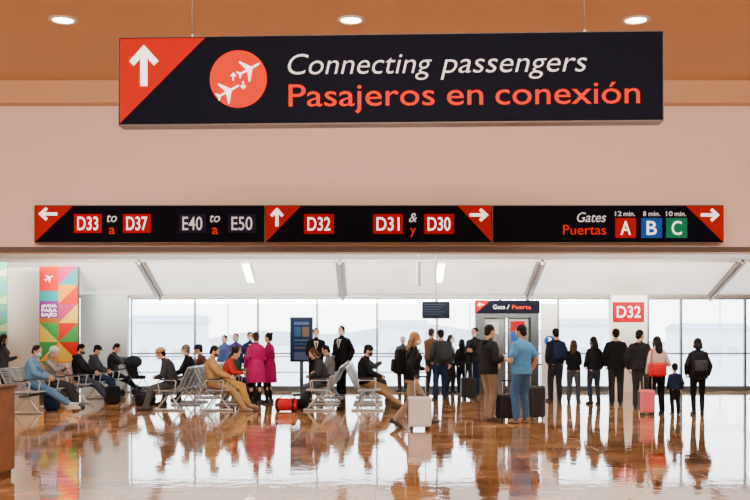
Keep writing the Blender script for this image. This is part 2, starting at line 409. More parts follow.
# ------------------------------------------------------------------ gate portal, D32 sign, monitor, totem
d=28.0
X3=lambda p:PX(p,d); Z3=lambda p:PZ(p,d)
t=thing('boarding_gate','dark framed boarding gate portal under a red-arrow gate sign','gate',(X3(508),d,0)); o=X3(508)
x=lambda p:X3(p)-o
G().rbox((0,.2,(Z3(300)+Z3(313.5))/2),(x(539)-x(475),.4,Z3(300)-Z3(313.5)),.01).obj('sign_header',M_signblk,t)
g=G().poly([(x(476),Z3(313)),(x(476),Z3(301)),(x(490),Z3(301))],-.01,-.001); g.obj('arrow_panel',M_red,t)
g=G(); arrow(g,x(480.5),Z3(304.5),.09,90,-.011); g.obj('arrow',M_white,t)
g=G(); text(g,'Gate',x(493),x(505),Z3(309),.115,-.001,.005); g.obj('lettering',M_soft,t)
g=G(); text(g,'/',x(507),x(509.5),Z3(309),.115,-.001,.005); g.obj('lettering',M_soft,t)
g=G(); text(g,'Puerta',x(512),x(531),Z3(309),.115,-.001,.01); g.obj('lettering',M_ored,t)
for a,b in ((476,484),(531,539)): G().box((x(a),.02,0),(x(b),.4,Z3(313.5))).obj('jamb',M_frame,t)
G().box((x(484),.02,Z3(318)),(x(531),.3,Z3(313.5))).obj('lintel',M_frame,t)
M_dg=mat('grey_glass_door',(.10,.105,.11),.25,spec=.25)
for a,b in ((485,507),(509,531)):
    dl_=G().box((x(a),.3,0),(x(b),.34,Z3(318))).obj('door_leaf',M_dg,t)
    for q in (a,b-1.2): G().box((x(q),.27,0),(x(q+1.2),.36,Z3(318))).obj('door_stile',M_frame,dl_)
    G().box((x(a),.27,1.02),(x(b),.36,1.08)).obj('door_bar',M_frame,dl_)
G().box((x(512),.26,Z3(331)),(x(526),.29,Z3(321))).obj('notice',M_redbox,t)
G().box((x(512),.26,Z3(341)),(x(526),.29,Z3(332))).obj('notice',M_blue,t)
G().box((x(488),.26,Z3(334)),(x(500),.29,Z3(322))).obj('notice',mat('notice_white',(.45,.45,.45),.5),t)
t=thing('information_panel','white upright panel with a blue question mark beside the gate portal','sign',(X3(549),27.9,0))
G().rbox((0,.05,1.25),(.44,.1,2.5),.02).obj('panel',mat('white_panel',(.88,.88,.88),.5,0,.12),t)
g=G().cyl((0,-.008,PZ(341,27.9)),.15,.008,'y',24); ic=g.obj('icon_disc',M_blue,t)
g=G(); text(g,'?',-.05,.05,PZ(341,27.9)-.09,.18,-.009,.03); g.obj('lettering',M_white,ic)
d=28.5; t=thing('gate_number_sign','red square sign reading D32 on the white pillar','sign',(PX(628.5,d),d,0)); o=PX(628.5,d)
G().rbox((0,0,(PZ(302,d)+PZ(322,d))/2),(PX(644,d)-PX(613,d),.08,PZ(302,d)-PZ(322,d)),.01).obj('panel',M_redbox,t)
g=G(); text(g,'D32',-.34,.34,PZ(317.5,d),.32,-.041,.005); g.obj('lettering',M_white,t)
d=24.0; t=thing('monitor','black flight information monitor hanging from the ceiling on a pole','monitor',(PX(436,d),d,0))
w=PX(450,d)-PX(422,d); zc=PZ(310,d)
G().rbox((0,.04,zc),(w,.09,.42),.015).obj('casing',M_blk,t)
sc_=G().box((-w/2+.02,-.008,zc-.18),(w/2-.02,-.003,zc+.18)).obj('screen',mat('screen_glass',(.006,.010,.02),.6,spec=.05),t)
for i in range(5): G().box((-w/2+.05,-.011,zc+.13-i*.06),(-w/2+.05+w*(.75-.1*(i%3)),-.008,zc+.140-i*.06)).obj('screen_line',mat('screen_line_dim',(.04,.06,.10),.5,0,.3,spec=.05),sc_)
G().tube([(0,.06,zc+.2),(0,.06,3.62)],.02).obj('pole',M_steel,t)
t=thing('hanging_sign','small white blade sign hanging edge-on beside the monitor','sign',(PX(418,24),24,0),R(80))
G().rbox((0,0,PZ(274,24)),(.5,.07,.55),.01).obj('panel',mat('grey_plastic',(.30,.29,.28),.4),t)
G().tube([(0,0,PZ(266,24)),(0,0,3.6)],.01).obj('rod',M_steel,t)
t=thing('display_totem','dark blue upright advertising display on a black stand behind the pilots','display',(PX(301.5,27.0),27.0,0),R(8))
w=PX(313,27)-PX(290,27); z0,z1=PZ(362,27),PZ(317,27)
G().rbox((0,0,(z0+z1)/2),(w,.09,z1-z0),.015).obj('casing',M_blk,t)
s_=G().box((-w/2+.03,-.05,z0+.05),(w/2-.03,-.045,z1-.05)).obj('screen',glow('screen_navy',(.008,.016,.045),.5),t)
for i,(a,b,c_,e_) in enumerate(((-.20,.20,.08,.16),(-.20,-.02,.22,.48),(.02,.20,.22,.48),(-.20,.20,.56,.60),(-.20,.20,.66,.70),(-.20,.10,.76,.80),(-.20,.20,.90,1.10))):
    G().box((a,-.054,z1-.05-e_),(b,-.05,z1-.05-c_)).obj('screen_block',mat('screen_dim%d'%(i%3),((.05,.07,.12),(.015,.05,.10),(.09,.06,.035))[i%3],.5,0,.35,spec=.05),s_)
G().box((-.05,-.03,.03),(.05,.03,z0)).obj('stand_post',M_frame,t); G().rbox((0,0,.02),(.5,.4,.04),.01).obj('base',M_frame,t)

# ------------------------------------------------------------------ wooden litter bin, bottom left
M_wood=mat('brown_wood',(.22,.085,.028),.6,var=.35,scale=6,bump=.2,spec=.1)
M_wood2=mat('dark_wood',(.10,.04,.015),.6,var=.3,scale=6,spec=.1)
t=thing('litter_bin','brown wooden litter bin cabinet cut off by the bottom left corner','bin',(-4.27,10.65,0))
G().rbox((0,0,.53),(.66,.6,.90),.02).obj('cabinet',M_wood,t)
G().rbox((0,0,.985),(.70,.64,.04),.01).obj('top',M_wood2,t)
G().rbox((0,0,.04),(.6,.54,.08),.01).obj('plinth',M_wood2,t)
dr=G().box((-.27,-.312,.12),(.27,-.30,.62)).obj('door',M_wood2,t)
G().box((-.25,-.31,.70),(.25,-.299,.90)).obj('opening_flap',M_blk,t)
G().box((.20,-.318,.16),(.26,-.312,.22)).obj('small_label',M_soft,dr)
G().box((.33,-.22,.12),(.336,.22,.90)).obj('side_panel',M_wood,t)

# ------------------------------------------------------------------ benches
M_seat=mat('seat_metal',(.20,.21,.23),.35,.6)
def slats(g,p0,p1,w,n,th=.012):
    for i in range(n):
        f=i/(n-1); y=p0[0]+(p1[0]-p0[0])*f; z=p0[1]+(p1[1]-p0[1])*f-(.02*math.sin(f*PI) if p0[0]<p1[0] else 0)
        g.tube([(-w,y,z),(w,y,z)],th,6)
    for s in (-1,1): g.chain([(s*w,p0[0],p0[1]),(s*w,p1[0],p1[1])],[.016,.016],8)
def make_bench(label):
    t=thing('airport_bench',label,'bench',(0,0,0),0,'tandem airport benches')
    G().rbox((0,.22,.36),(2.4,.08,.05),.01).obj('beam',M_frame,t)
    for s in (-.9,.9):
        g=G(); g.chain([(s,.22,.36),(s,-.02,.03)],[.024,.02]); g.chain([(s,.22,.36),(s,.48,.03)],[.024,.02]); g.chain([(s,-.10,.022),(s,.54,.022)],[.022,.022])
        g.obj('leg',M_alu,t,True)
    for i in range(4):
        xx=-.9+.6*i
        g=G(); slats(g,(.02,.42),(.48,.44),.26,15); o=g.obj('seat',M_seat,t,True); o.location=(xx,0,0)
        g=G(); slats(g,(-.02,.47),(-.22,.90),.26,14); g.chain([(-.26,-.22,.9),(.26,-.22,.9)],[.02,.02],8); o=g.obj('backrest',M_seat,t,True); o.location=(xx,0,0)
    for i in range(5):
        xx=-1.2+.6*i
        g=G(); g.chain([(xx,.05,.40),(xx,.02,.62),(xx,.06,.65),(xx,.36,.65),(xx,.40,.62),(xx,.36,.40)],[.013]*6,8); o=g.obj('armrest',M_alu,t,True)
        G().rbox((xx,.21,.668),(.05,.30,.022),.008).obj('arm_pad',M_blk,o)
    return t
HL,HR=R(90),R(-90)
spots=[(-7.2,20.9,HR,'slatted metal bench at far left under the man in the denim jacket'),
(-7.2,24.2,HR,'slatted metal bench at far left, second back from the denim jacket man'),
(-7.2,27.2,HR,'slatted metal bench at far left, closest to the grey wall'),
(-4.08,21.8,HL,'near bench facing left, under the traveller in the tan hat'),
(-3.52,21.8,HR,'near bench facing right, under the man in the tan jacket'),
(-4.08,24.7,HL,'rear bench facing left behind the tan hat traveller'),
(-3.52,24.7,HR,'rear bench facing right beside the women in magenta coats'),
(-.94,21.8,HL,'near bench facing left in front of the two pilots'),
(-.38,21.8,HR,'near bench facing right, under the man in the black cap'),
(-.94,24.7,HL,'rear bench facing left, just in front of the pilots'),
(-.38,24.7,HR,'rear bench facing right, behind the man in the black cap')]
proto=None
for X,Y,h,lab in spots:
    if proto is None: proto=make_bench(lab); proto.location=(X,Y,0); proto.rotation_euler=(0,0,h)
    else: copy_tree(proto,(X,Y,0),h,lab)

# ------------------------------------------------------------------ people
def ik(a,t,l1,l2,pole):
    d=t-a; L=d.length; mxl=(l1+l2)*.995
    if L>mxl: t=a+d*(mxl/L); L=mxl; d=t-a
    n=d.normalized(); x=(l1*l1-l2*l2+L*L)/(2*L); h=math.sqrt(max(l1*l1-x*x,0))
    p=Vec(pole); p=p-n*p.dot(n); p.normalize()
    return a+n*x+p*h, t
TM=[(-.09,.12,.085,.095),(-.04,.165,.105,.12),(.05,.165,.115,.112),(.17,.152,.115,.10),(.30,.162,.128,.11),(.39,.172,.128,.115),(.445,.160,.105,.110),(.485,.125,.080,.095),(.515,.085,.062,.082),(.545,.060,.05,.070)]
TF=[(-.09,.13,.085,.105),(-.04,.178,.105,.125),(.05,.168,.105,.115),(.17,.130,.10,.085),(.28,.138,.112,.092),(.36,.148,.140,.098),(.43,.140,.10,.095),(.47,.108,.070,.082),(.50,.075,.055,.070),(.53,.052,.045,.060)]
STAND=[(((-.09,-.02,.08),(.095,.035,.08))),(((-.11,.05,.08),(.08,-.03,.08))),(((-.13,.0,.08),(.12,.02,.08))),(((-.07,.04,.08),(.10,-.06,.08)))]
ARMS=[((-.235,.05,.885),(.235,.06,.885)),((-.24,.02,.88),(.19,.17,.96)),((-.19,.16,.95),(.24,.0,.88)),((-.17,.13,.93),(.18,.12,.93))]
CNT=[0]
def person(label,X,Y,head,H=1.72,sex='m',top=BLACK,bottom=DK,shoe=BLACK,hair='short',hc=HB,skin=0,
           lean=0,curl=4,hz=None,seat=None,an=None,fp=(0,0),wr=None,grip=(30,30),hp=5,hy=0,sleeve='long',bulk=.016,hem=-.02,
           mask=None,cap=None,coat=None,legs='trousers',wide=.018,vox=.0085,hs=1.0,shirt=None,tie=None,ep=None,belly=0,collar=True,hood=False):
    k=H/1.72; CNT[0]+=1; ci=CNT[0]
    t=thing('person',label,'person',(X,Y,0),R(head))
    T=TM if sex=='m' else TF
    sh=.165 if sex=='m' else .142
    if seat is not None: hz=seat/k
    if hz is None: hz=.905
    an=an or STAND[ci%4]
    if wr is None: wr=ARMS[(ci*3+ci//4)%4]
    ep=ep or ((-.5,-1,-.2),(.5,-1,-.2))
    def sp(tt):
        p=Vec((0,0,hz)); n=10
        for i in range(n):
            a=R(lean+curl*max(0,min(1,(tt*(i+.5)/n)/.55)))
            p+=Vec((0,math.sin(a),math.cos(a)))*(tt/n)
        a=R(lean+curl*max(0,min(1,tt/.55)))
        return p,Vec((0,math.sin(a),math.cos(a))),Vec((0,math.cos(a),-math.sin(a)))
    def torso(g,inf,t0,t1,seg=20):
        rs=[]
        for (tt,w,df,db) in T:
            p,up,fw=sp(tt)
            b=belly*math.exp(-((tt-.12)/.12)**2)
            ring=[]
            for j in range(seg):
                a=j*2*PI/seg; ca,sa=math.cos(a),math.sin(a)
                cx_=math.copysign(abs(ca)**.85,ca); cy_=math.copysign(abs(sa)**.85,sa)
                ring.append(p+Vec((1,0,0))*(w+inf)*cx_+fw*((df+b if sa>0 else db)+inf)*cy_)
            rs.append(ring)
        g.rings(rs)
    S=[]; E=[]; W=[]
    for i,s in enumerate((-1,1)):
        p,up,fw=sp(.448); a=p+Vec((s*sh,0,0))-fw*.01
        e,w=ik(a,Vec(wr[i]),.285,.25,ep[i]); S.append(a);E.append(e);W.append(w)
    HP=[];KN=[];AN=[]
    for i,s in enumerate((-1,1)):
        a=Vec((s*.088,0,hz)); kn,aa=ik(a,Vec(an[i]),.43,.405,(s*.12,1,.25)); HP.append(a);KN.append(kn);AN.append(aa)
    nb,nu,nf=sp(.52)
    tot=R(lean+curl)
    na=tot*.6+R(hp)*.5
    hc_=nb+Vec((0,math.sin(na),math.cos(na)))*.165
    MH=Matrix.Rotation(R(hy),3,'Z')@Matrix.Rotation(-R(hp),3,'X')
    hsx=hs*1.05
    hs=hsx
    def hd(p): return hc_+MH@(Vec(p)*hsx)
    if hs>1.2: hc_=hc_+Vec((0,0,.11*(hs-1)))
    b=G(); torso(b,0,-.1,.6)
    b.chain([nb-nu*.03,hd((0,-.012,-.05))],[.060 if sex=='m' else .048,.051 if sex=='m' else .042])
    E3=lambda c,r:b.ell(hd(c),[q*hsx for q in r],MH)
    E3((0,-.005,.025),(.075,.094,.092)); E3((0,.022,-.045),(.056,.061,.060)); E3((0,.066,-.083),(.022,.02,.02))
    b.chain([hd((0,.085,.010)),hd((0,.104,-.020))],[.009*hs,.013*hs],8)
    E3((0,.076,.026),(.046,.014,.010)); E3((0,.080,-.052),(.022,.010,.009))
    for s in (-1,1): E3((s*.077,-.008,-.006),(.011,.019,.030))
    for i,s in enumerate((-1,1)):
        ar=1.08 if sex=='m' else .92
        m_=(S[i]+E[i])/2; b.chain([S[i],m_,E[i]],[.05*ar,.045*ar,.036*ar])
        m_=E[i].lerp(W[i],.35); b.chain([E[i],m_,W[i]],[.036*ar,.038*ar,.024*ar])
        fd=(W[i]-E[i]).normalized()
        pn=Vec((-s,0.15,0)); pn=(pn-fd*pn.dot(fd)).normalized()
        wv=fd.cross(pn).normalized()
        if wv.dot(Vec((0,1,.3)))<0: wv=-wv
        hl=.95*ar+.05
        b.chain([W[i]-fd*.01,W[i]+fd*.04*hl,W[i]+fd*.085*hl],[(.024*hl,.018),(.036*hl,.016),(.038*hl,.013)],12,flat=wv)
        gr=R(grip[i])
        for j,(off,ln) in enumerate(((.030,.070),(.010,.078),(-.010,.073),(-.029,.058))):
            q=W[i]+fd*.083*hl+wv*off*hl
            sd=(fd+wv*off*4.0).normalized()
            d1=(sd*math.cos(gr)+pn*math.sin(gr)); d2=(sd*math.cos(gr*2.1)+pn*math.sin(gr*2.1))
            b.chain([q-fd*.012,q+d1*ln*.5*hl,q+(d1*.5+d2*.5)*ln*hl],[.0095,.0088,.0078],8)
        q=W[i]+fd*.022+wv*.028*hl; d1=(fd*.65+wv*.7+pn*.25).normalized(); d2=(fd*.9+wv*.25+pn*.4).normalized()
        b.chain([q-wv*.012,q+d1*.036,q+d1*.036+d2*.03],[.0125,.011,.009],8)
        b.chain([HP[i],HP[i].lerp(KN[i],.5),KN[i]],[.088,.075,.055])
        b.chain([KN[i],KN[i].lerp(AN[i],.33)+Vec((0,-.008,0)),AN[i]],[.055,.056,.036])
    FM=[]
    for i,s in enumerate((-1,1)):
        M=Matrix.Rotation(R(-s*9),3,'Z')@Matrix.Rotation(-R(fp[i]),3,'X'); FM.append(M)
    def foot(g,i,sc,zb=-.08):
        rs=[]
        for y,w,h in ((-.082,.016,.045),(-.070,.032,.085),(-.02,.038,.105),(.04,.042,.09),(.10,.047,.066),(.15,.046,.052),(.185,.034,.042),(.20,.014,.028)):
            rs.append([AN[i]+FM[i]@Vec((w*sc*math.cos(a),y*sc,zb+(h*sc)*(.5+.5*max(-1,min(1,1.25*math.sin(a)))))) for a in [q*2*PI/14 for q in range(14)]])
        g.rings(rs)
    for i in (0,1): foot(b,i,.85,-.072)
    o=b.obj('body',skinm(skin),t,True,k); remesh(o,min(vox,.0085)*min(1,max(k,.7)),1)
    for s in (-1,1):
        g=G(); g.ell(hd((s*.030,.076,.004)),[.0125*hs]*3,MH,10,7,0); g.ell(hd((s*.030,.0815,.004)),[.0085*hs]*3,MH,8,7,1)
        g.obj('eye',[mat('eye_white',(.7,.68,.65),.3),mat('iris_dark',(.03,.015,.01),.2)],t,True,k)
    g=G(); inf=bulk
    def tshell(g,inf0,t0,t1):
        rs=[]; ts=[t0]+[r[0] for r in T if t0+.02<r[0]<t1-.01]+[t1]
        def lerpT(tt):
            if tt<=T[0][0]: return T[0][1:]
            for a,c in zip(T,T[1:]):
                if a[0]<=tt<=c[0]:
                    f=(tt-a[0])/(c[0]-a[0]); return tuple(a[q]+(c[q]-a[q])*f for q in (1,2,3))
            return T[-1][1:]
        for tt in ts:
            w,df,db=lerpT(tt); inf=inf0 if tt<.40 else max(.010,inf0*.55)
            if tt<.05: w=max(w,.168 if sex=='m' else .178); df=max(df,.11); db=max(db,.12)
            if bulk>.02: w=max(w,(.160 if sex=='m' else .146)) if tt<.36 else w
            p,up,fw=sp(tt); bl=belly*math.exp(-((tt-.12)/.12)**2); ring=[]
            for j in range(20):
                a=j*2*PI/20; ca,sa=math.cos(a),math.sin(a)
                cx_=math.copysign(abs(ca)**.85,ca); cy_=math.copysign(abs(sa)**.85,sa)
                ring.append(p+Vec((1,0,0))*(w+inf)*cx_+fw*((df+bl if sa>0 else db)+inf)*cy_)
            rs.append(ring)
        g.rings(rs)
    tshell(g,inf,hem,.525)
    ar=1.05 if sex=='m' else .92
    for i,s in enumerate((-1,1)):
        m_=(S[i]+E[i])/2
        if sleeve=='long':
            g.chain([S[i],m_,E[i]],[.052*ar+inf*.45,.050*ar+inf*.7,.042*ar+inf*.8]); g.chain([E[i],E[i].lerp(W[i],.5)+Vec((0,0,-.004)),W[i].lerp(E[i],.06)],[.042*ar+inf*.8,.038*ar+inf*.75,.030*ar+inf*.6])
        elif sleeve=='short':
            g.chain([S[i],S[i].lerp(E[i],.62)],[.053*ar+inf*.5,.050*ar+inf],cap=True)
        g.chain([nb-nu*.015+Vec((s*.03,0,0))-nf*.01,S[i].lerp(nb,.45)-nf*.012+nu*.008,S[i]],[.052,.048,.046+inf*.4])
    if collar:
        g.chain([nb-nu*.03,nb+nu*.026],[.070 if sex=='m' else .060,.063 if sex=='m' else .053])
    if coat:
        zh,fl=coat; zs=[hz+.12,hz,hz-.12,(hz+zh)/2-.03,zh]
        zs=sorted(set(zs),reverse=True); rs=[]
        for z in zs:
            f=(hz+.12-z)/(hz+.12-zh)
            ww=(.15 if z>hz+.1 else .182)+inf+fl*f; dd=(.11 if z>hz+.1 else .122)+inf+fl*f*.8
            off=sp(.05)[0].y
            rs.append([Vec((ww*math.cos(a)*(1+.02*math.cos(6*a)*f),off+dd*math.sin(a)*(1+.03*math.cos(5*a)*f),z)) for a in [q*2*PI/24 for q in range(24)]])
        g.rings(rs)
    nm='coat' if coat else ('jacket' if bulk>.02 else 'shirt')
    o=g.obj(nm,cloth(top),t,True,k); remesh(o,.011,1)
    if hood:
        g=G()
        pts=[nb+nf*.075-nu*.02+Vec((-.05,0,0)),nb+Vec((-.085,0,.0))-nf*.02,nb-nf*.095-nu*.02+Vec((-.045,0,0)),nb-nf*.115-nu*.035,nb-nf*.095-nu*.02+Vec((.045,0,0)),nb+Vec((.085,0,0))-nf*.02,nb+nf*.075-nu*.02+Vec((.05,0,0))]
        g.chain(pts,[.018,.026,.04,.05,.04,.026,.018],10); o=g.obj('hood',cloth(top),t,True,k); remesh(o,.010,1)
    if legs:
        g=G()
        rs=[]
        for tt,w,df,db in (T[0],T[1],T[2],(.09,T[2][1]*.96,T[2][2],T[2][3])):
            p,up,fw=sp(tt); rs.append([p+Vec((1,0,0))*(w+.007)*math.cos(a)+fw*((df if math.sin(a)>0 else db)+.007)*math.sin(a) for a in [q*2*PI/20 for q in range(20)]])
        g.rings(rs)
        for i in (0,1):
            g.chain([HP[i],HP[i].lerp(KN[i],.5),KN[i]],[.092+wide*.4,.080+wide*.7,.058+wide])
            e=KN[i].lerp(AN[i],.97)
            g.chain([KN[i],KN[i].lerp(e,.35)+Vec((0,-.006,0)),KN[i].lerp(e,.8),e],[.058+wide,.057+wide*.8,.048+wide,.046+wide])
        o=g.obj('trousers',cloth(bottom),t,True,k); remesh(o,.011,1)
    for i in (0,1):
        g=G(); foot(g,i,1.0,-.078); o=g.obj('shoe',mat('shoe_%.2f_%.2f'%(shoe[0],shoe[2]),shoe,.5,spec=.25),t,True,k)
        g=G(); rs=[]
        for zz in (-.084,-.070):
            rs.append([AN[i]+FM[i]@Vec((.049*math.cos(a)*(1-.12*math.sin(a)),.058+.142*math.sin(a),zz)) for a in [q*2*PI/18 for q in range(18)]])
        g.rings(rs); g.obj('sole',mat('sole_white',(.6,.6,.58),.6) if shoe[0]>.2 or hs>1.2 else mat('sole_black',(.02,.02,.02),.6),o,False,k)
    if shirt:
        g=G()
        def fr(tt,off,wd):
            p,up,fw=sp(tt); return p+fw*off+Vec((wd,0,0))
        o1=.135+inf+.004
        g.add([fr(.49,.080+inf,-.055),fr(.49,.080+inf,.055),fr(.42,o1,.045),fr(.42,o1,-.045),fr(.25,.128+inf,0),fr(.49,.03,-.05),fr(.49,.03,.05),fr(.25,.05,0)],[[0,1,2,3],[3,2,4],[0,5,6,1],[0,3,4,7,5],[1,6,7,4,2]])
        sf=g.obj('shirt_front',cloth(shirt),t,False,k)
        if tie:
            g=G().add([fr(.475,.093+inf,-.014),fr(.475,.093+inf,.014),fr(.42,o1+.004,.02),fr(.42,o1+.004,-.02),fr(.27,.135+inf,0)],[[0,1,2,3],[3,2,4]])
            g.obj('tie',cloth(tie),sf,False,k)
    if hair:
        g=G(); EH=lambda c,r:g.ell(hd(c),[q*hsx for q in r],MH)
        EH((0,-.018,.040),(.084,.092,.090)); EH((0,-.058,-.02),(.068,.045,.060))
        if hair in('long','mid'):
            l=-.24 if hair=='long' else -.12
            g.chain([hd((0,-.05,.04)),hd((0,-.082,-.05)),hd((0,-.100,l*.7)),hd((0,-.098,l))],[(.070*hs,.040*hs),(.085*hs,.045*hs),(.090*hs,.036*hs),(.060*hs,.018*hs)],14,flat=MH@Vec((1,0,0)))
            for s in (-1,1): g.chain([hd((s*.06,.02,.07)),hd((s*.080,.004,0)),hd((s*.083,-.015,-.09)),hd((s*.075,-.03,l*.8))],[.018*hs,.020*hs,.022*hs,.012*hs],8)
        if hair=='pony':
            g.chain([hd((0,-.10,.05)),hd((0,-.145,.03)),hd((0,-.15,-.06)),hd((0,-.13,-.16))],[.022,.026,.024,.010],10)
        if hair=='bun': EH((0,-.10,.09),(.036,.036,.034))
        o=g.obj('hair',hairm(hc),t,True,k); remesh(o,.009,1)
    if mask:
        g=G(); g.ell(hd((0,.042,-.045)),[.061*hs,.072*hs,.047*hs],MH)
        mm=mat('mask_%.2f_%.2f'%(mask[0],mask[2]),mask,.7)
        mo=g.obj('face_mask',mm,t,True,k)
        for s in (-1,1):
            g=G(); g.tube([hd((s*.05,.07,-.03)),hd((s*.076,.02,-.008)),hd((s*.084,-.012,.0))],.0022,5); g.obj('ear_loop',mm,mo,True,k)
    if cap:
        g=G(); g.ell(hd((0,-.012,.055)),[.089*hs,.104*hs,.082*hs],MH)
        co=g.obj('cap',cloth(cap[0]),t,True,k)
        g=G()
        if cap[1]=='cap': g.ell(hd((0,.105,.050)),[.066,.062,.009],MH)
        elif cap[1]=='brim': g.ell(hd((0,-.01,.045)),[.155,.165,.010],MH,24)
        if cap[1]!='beanie': g.obj('brim',cloth(cap[0]),co,True,k)
    return dict(t=t,S=[p*k for p in S],E=[p*k for p in E],W=[p*k for p in W],k=k,loc=Vec((X,Y,0)),rot=Matrix.Rotation(R(head),3,'Z'),sp=sp)

def world(P,p): return P['loc']+P['rot']@Vec(p)
def backpack(P,label,col,w=.30,h=.42,dp=.16,accent=None,bulk=.014):
    k=P['k']; c,up,fw=P['sp'](.27); c=c*k; a=math.atan2(up.y,up.z)
    M=Matrix.Rotation(-a,3,'X')
    off=(.125+bulk)*k+dp/2
    base=c-fw*off-up*(h/2)
    head=P['t'].rotation_euler.z
    wl=world(P,base)
    t=thing('backpack',label,'backpack',wl,head)
    m=cloth(col); m2=cloth(accent) if accent else m
    C=M@Vec((0,0,h/2))
    G().rbox(C,(w,dp,h),min(.055,dp*.35),M,seg=4).obj('main_compartment',m,t,True)
    G().rbox(C+M@Vec((0,-dp/2-.015,-h*.16)),(w*.8,.07,h*.5),.03,M).obj('front_pocket',m2,t,True)
    G().tube([C+M@Vec((-.04,dp/2-.03,h/2-.01)),C+M@Vec((-.03,dp/2-.03,h/2+.03)),C+M@Vec((.03,dp/2-.03,h/2+.03)),C+M@Vec((.04,dp/2-.03,h/2-.01))],.008).obj('top_handle',m,t,True)
    for i,s in enumerate((-1,1)):
        def q(tt,f,x):
            p,u_,fw_=P['sp'](tt); return (p+fw_*f+Vec((s*x,0,0)))*k-base
        b_=bulk
        pts=[q(.44,-.125-b_,.07),q(.51,-.085-b_,.09),q(.535,-.0,.105),q(.49,.095+b_,.11),q(.39,.150+b_,.11),q(.26,.135+b_,.125),q(.18,.02,.172+b_),q(.14,-.12,.14)]
        G().chain(pts,[(.022,.006)]*8,8,flat=(1,0,0)).obj('strap',m,t,True)
    return t
def suitcase(label,X,Y,rz,col,w=.38,d=.24,h=.55,handle=.42,tilt=0,rough=.35,group='suitcases on wheels'):
    t=thing('suitcase',label,'suitcase',(X,Y,0),R(rz),group)
    m=mat('case_%.2f_%.2f'%(col[0],col[2]),col,rough,var=.05,spec=.2 if col[0]<.1 else .5)
    b=.05
    sh=G().rbox((0,0,b+h/2),(w,d,h),.05,seg=4)
    for i in range(5):
        xx=-w*.36+i*w*.18
        for s in (-1,1): sh.rbox((xx,s*(d/2),b+h/2),(w*.07,.012,h*.8),.005,seg=1)
    sh.obj('shell',m,t,False)
    G().rbox((0,0,b+h/2),(w+.006,.012,h+.006),.05,seg=1).obj('zip_seam',M_blk,t)
    g=G()
    for s in (-1,1): g.tube([(s*.09,-d/2+.04,b+h-.02),(s*.09,-d/2+.04,b+h+handle)],.008)
    g.chain([(-.09,-d/2+.04,b+h+handle),(.09,-d/2+.04,b+h+handle)],[.009,.009])
    hh=g.obj('telescopic_handle',M_alu,t,True); G().chain([(-.10,-d/2+.04,b+h+handle),(.10,-d/2+.04,b+h+handle)],[.015,.015]).obj('grip',M_blk,hh,True)
    G().tube([(-.06,0,b+h-.005),(-.05,0,b+h+.025),(.05,0,b+h+.025),(.06,0,b+h-.005)],.009).obj('top_handle',M_blk,t,True)
    for sx_ in (-1,1):
        for sy_ in (-1,1):
            g=G().cyl((sx_*(w/2-.06)-.014,sy_*(d/2-.045),.027),.027,.028,'x',14); wh=g.obj('wheel',M_blk,t)
            G().rbox((sx_*(w/2-.06),sy_*(d/2-.045),.052),(.04,.04,.03),.006,seg=1).obj('wheel_fork',M_frame,wh)
    return t

WM=(.75,.78,.80); BM=(.30,.45,.60); KM=(.02,.02,.02)
def sit(label,X,Y,head,**kw):
    H=kw.get('H',1.70); k=H/1.72
    d=dict(seat=.565,lean=-14,curl=32,hp=12,an=((-.11,.52,.08),(.11,.58,.08)),wr=((-.13,.30,.56/k+.14),(.12,.33,.56/k+.14)),ep=((-1,-.6,-.4),(1,-.6,-.4)))
    d.update(kw); return person(label,X,Y,head,**d)
PH=((-.07,.28,1.13),(.06,.30,1.14))
def st(px,yf): return at(px,yf)

SPH=((-.06,.30,.92),(.06,.32,.93))
sit('seated man in blue denim jacket and jeans, legs stretched out, at far left',-7.03,20.6,-90,top=(.07,.15,.26),bottom=(.055,.11,.20),shoe=(.5,.48,.45),bulk=.026,an=((-.12,.80,.08),(.10,.92,.09)),fp=(0,-15),hp=18,hy=-12,skin=1,H=1.74,mask=BM)
sit('seated person in patterned grey shirt and pale headscarf behind the denim jacket man',-7.05,21.8,-90,top=(.16,.13,.13),bottom=DK,hair='mid',hc=HG,sex='f',cap=((.55,.53,.5),'beanie'),hp=14,H=1.66,wr=SPH)
sit('seated man all in black leaning back, third on the far left row',-7.03,23.9,-90,top=BLACK,bottom=(.03,.035,.05),bulk=.032,lean=-20,an=((-.12,.82,.08),(.10,.66,.08)),hp=26,H=1.76,mask=KM,hood=True)
sit('seated man in black nearest the grey wall, looking down',-7.03,26.9,-90,top=DK,bottom=BLACK,bulk=.026,hp=30,an=((-.1,.7,.08),(.1,.8,.08)),H=1.78,wr=SPH)
sit('seated traveller in charcoal hoodie on the far left row, beyond the leaning man',-7.03,25.1,-90,top=(.035,.035,.045),bottom=NAVY,bulk=.026,hp=20,H=1.68,cap=(BLACK,'cap'),hood=True)
x_,y_=st(3,404)
person('person in black with long dark hair standing at the left edge',x_,y_,-60,H=1.62,sex='f',top=(.02,.02,.024),bottom=DK,hair='long',wr=PH,bulk=.022)
sit('seated traveller in a tan brimmed hat facing left on the near bench',-4.25,20.9,90,top=(.02,.02,.025),bottom=(.05,.05,.06),cap=((.30,.19,.09),'brim'),bulk=.026,hp=18,H=1.70,lean=2)
sit('seated traveller in dark jacket with grey hair facing left, behind the tan hat',-4.25,22.7,90,top=BLACK,bottom=DK,hc=(.10,.08,.07),bulk=.028,hp=8,H=1.74,mask=WM)
sit('seated traveller in navy cap on the rear bench facing left',-4.25,24.4,90,top=(.10,.04,.03),bottom=DK,cap=(NAVY,'cap'),bulk=.021,hp=12,H=1.72,wr=SPH)
sit('seated man in tan jacket and khaki trousers leaning back on the near bench',-3.36,20.9,-90,top=(.27,.155,.06),bottom=(.22,.14,.06),shoe=(.19,.12,.07),bulk=.03,lean=-20,an=((-.1,.78,.08),(.1,.62,.08)),hp=22,H=1.72,mask=KM)
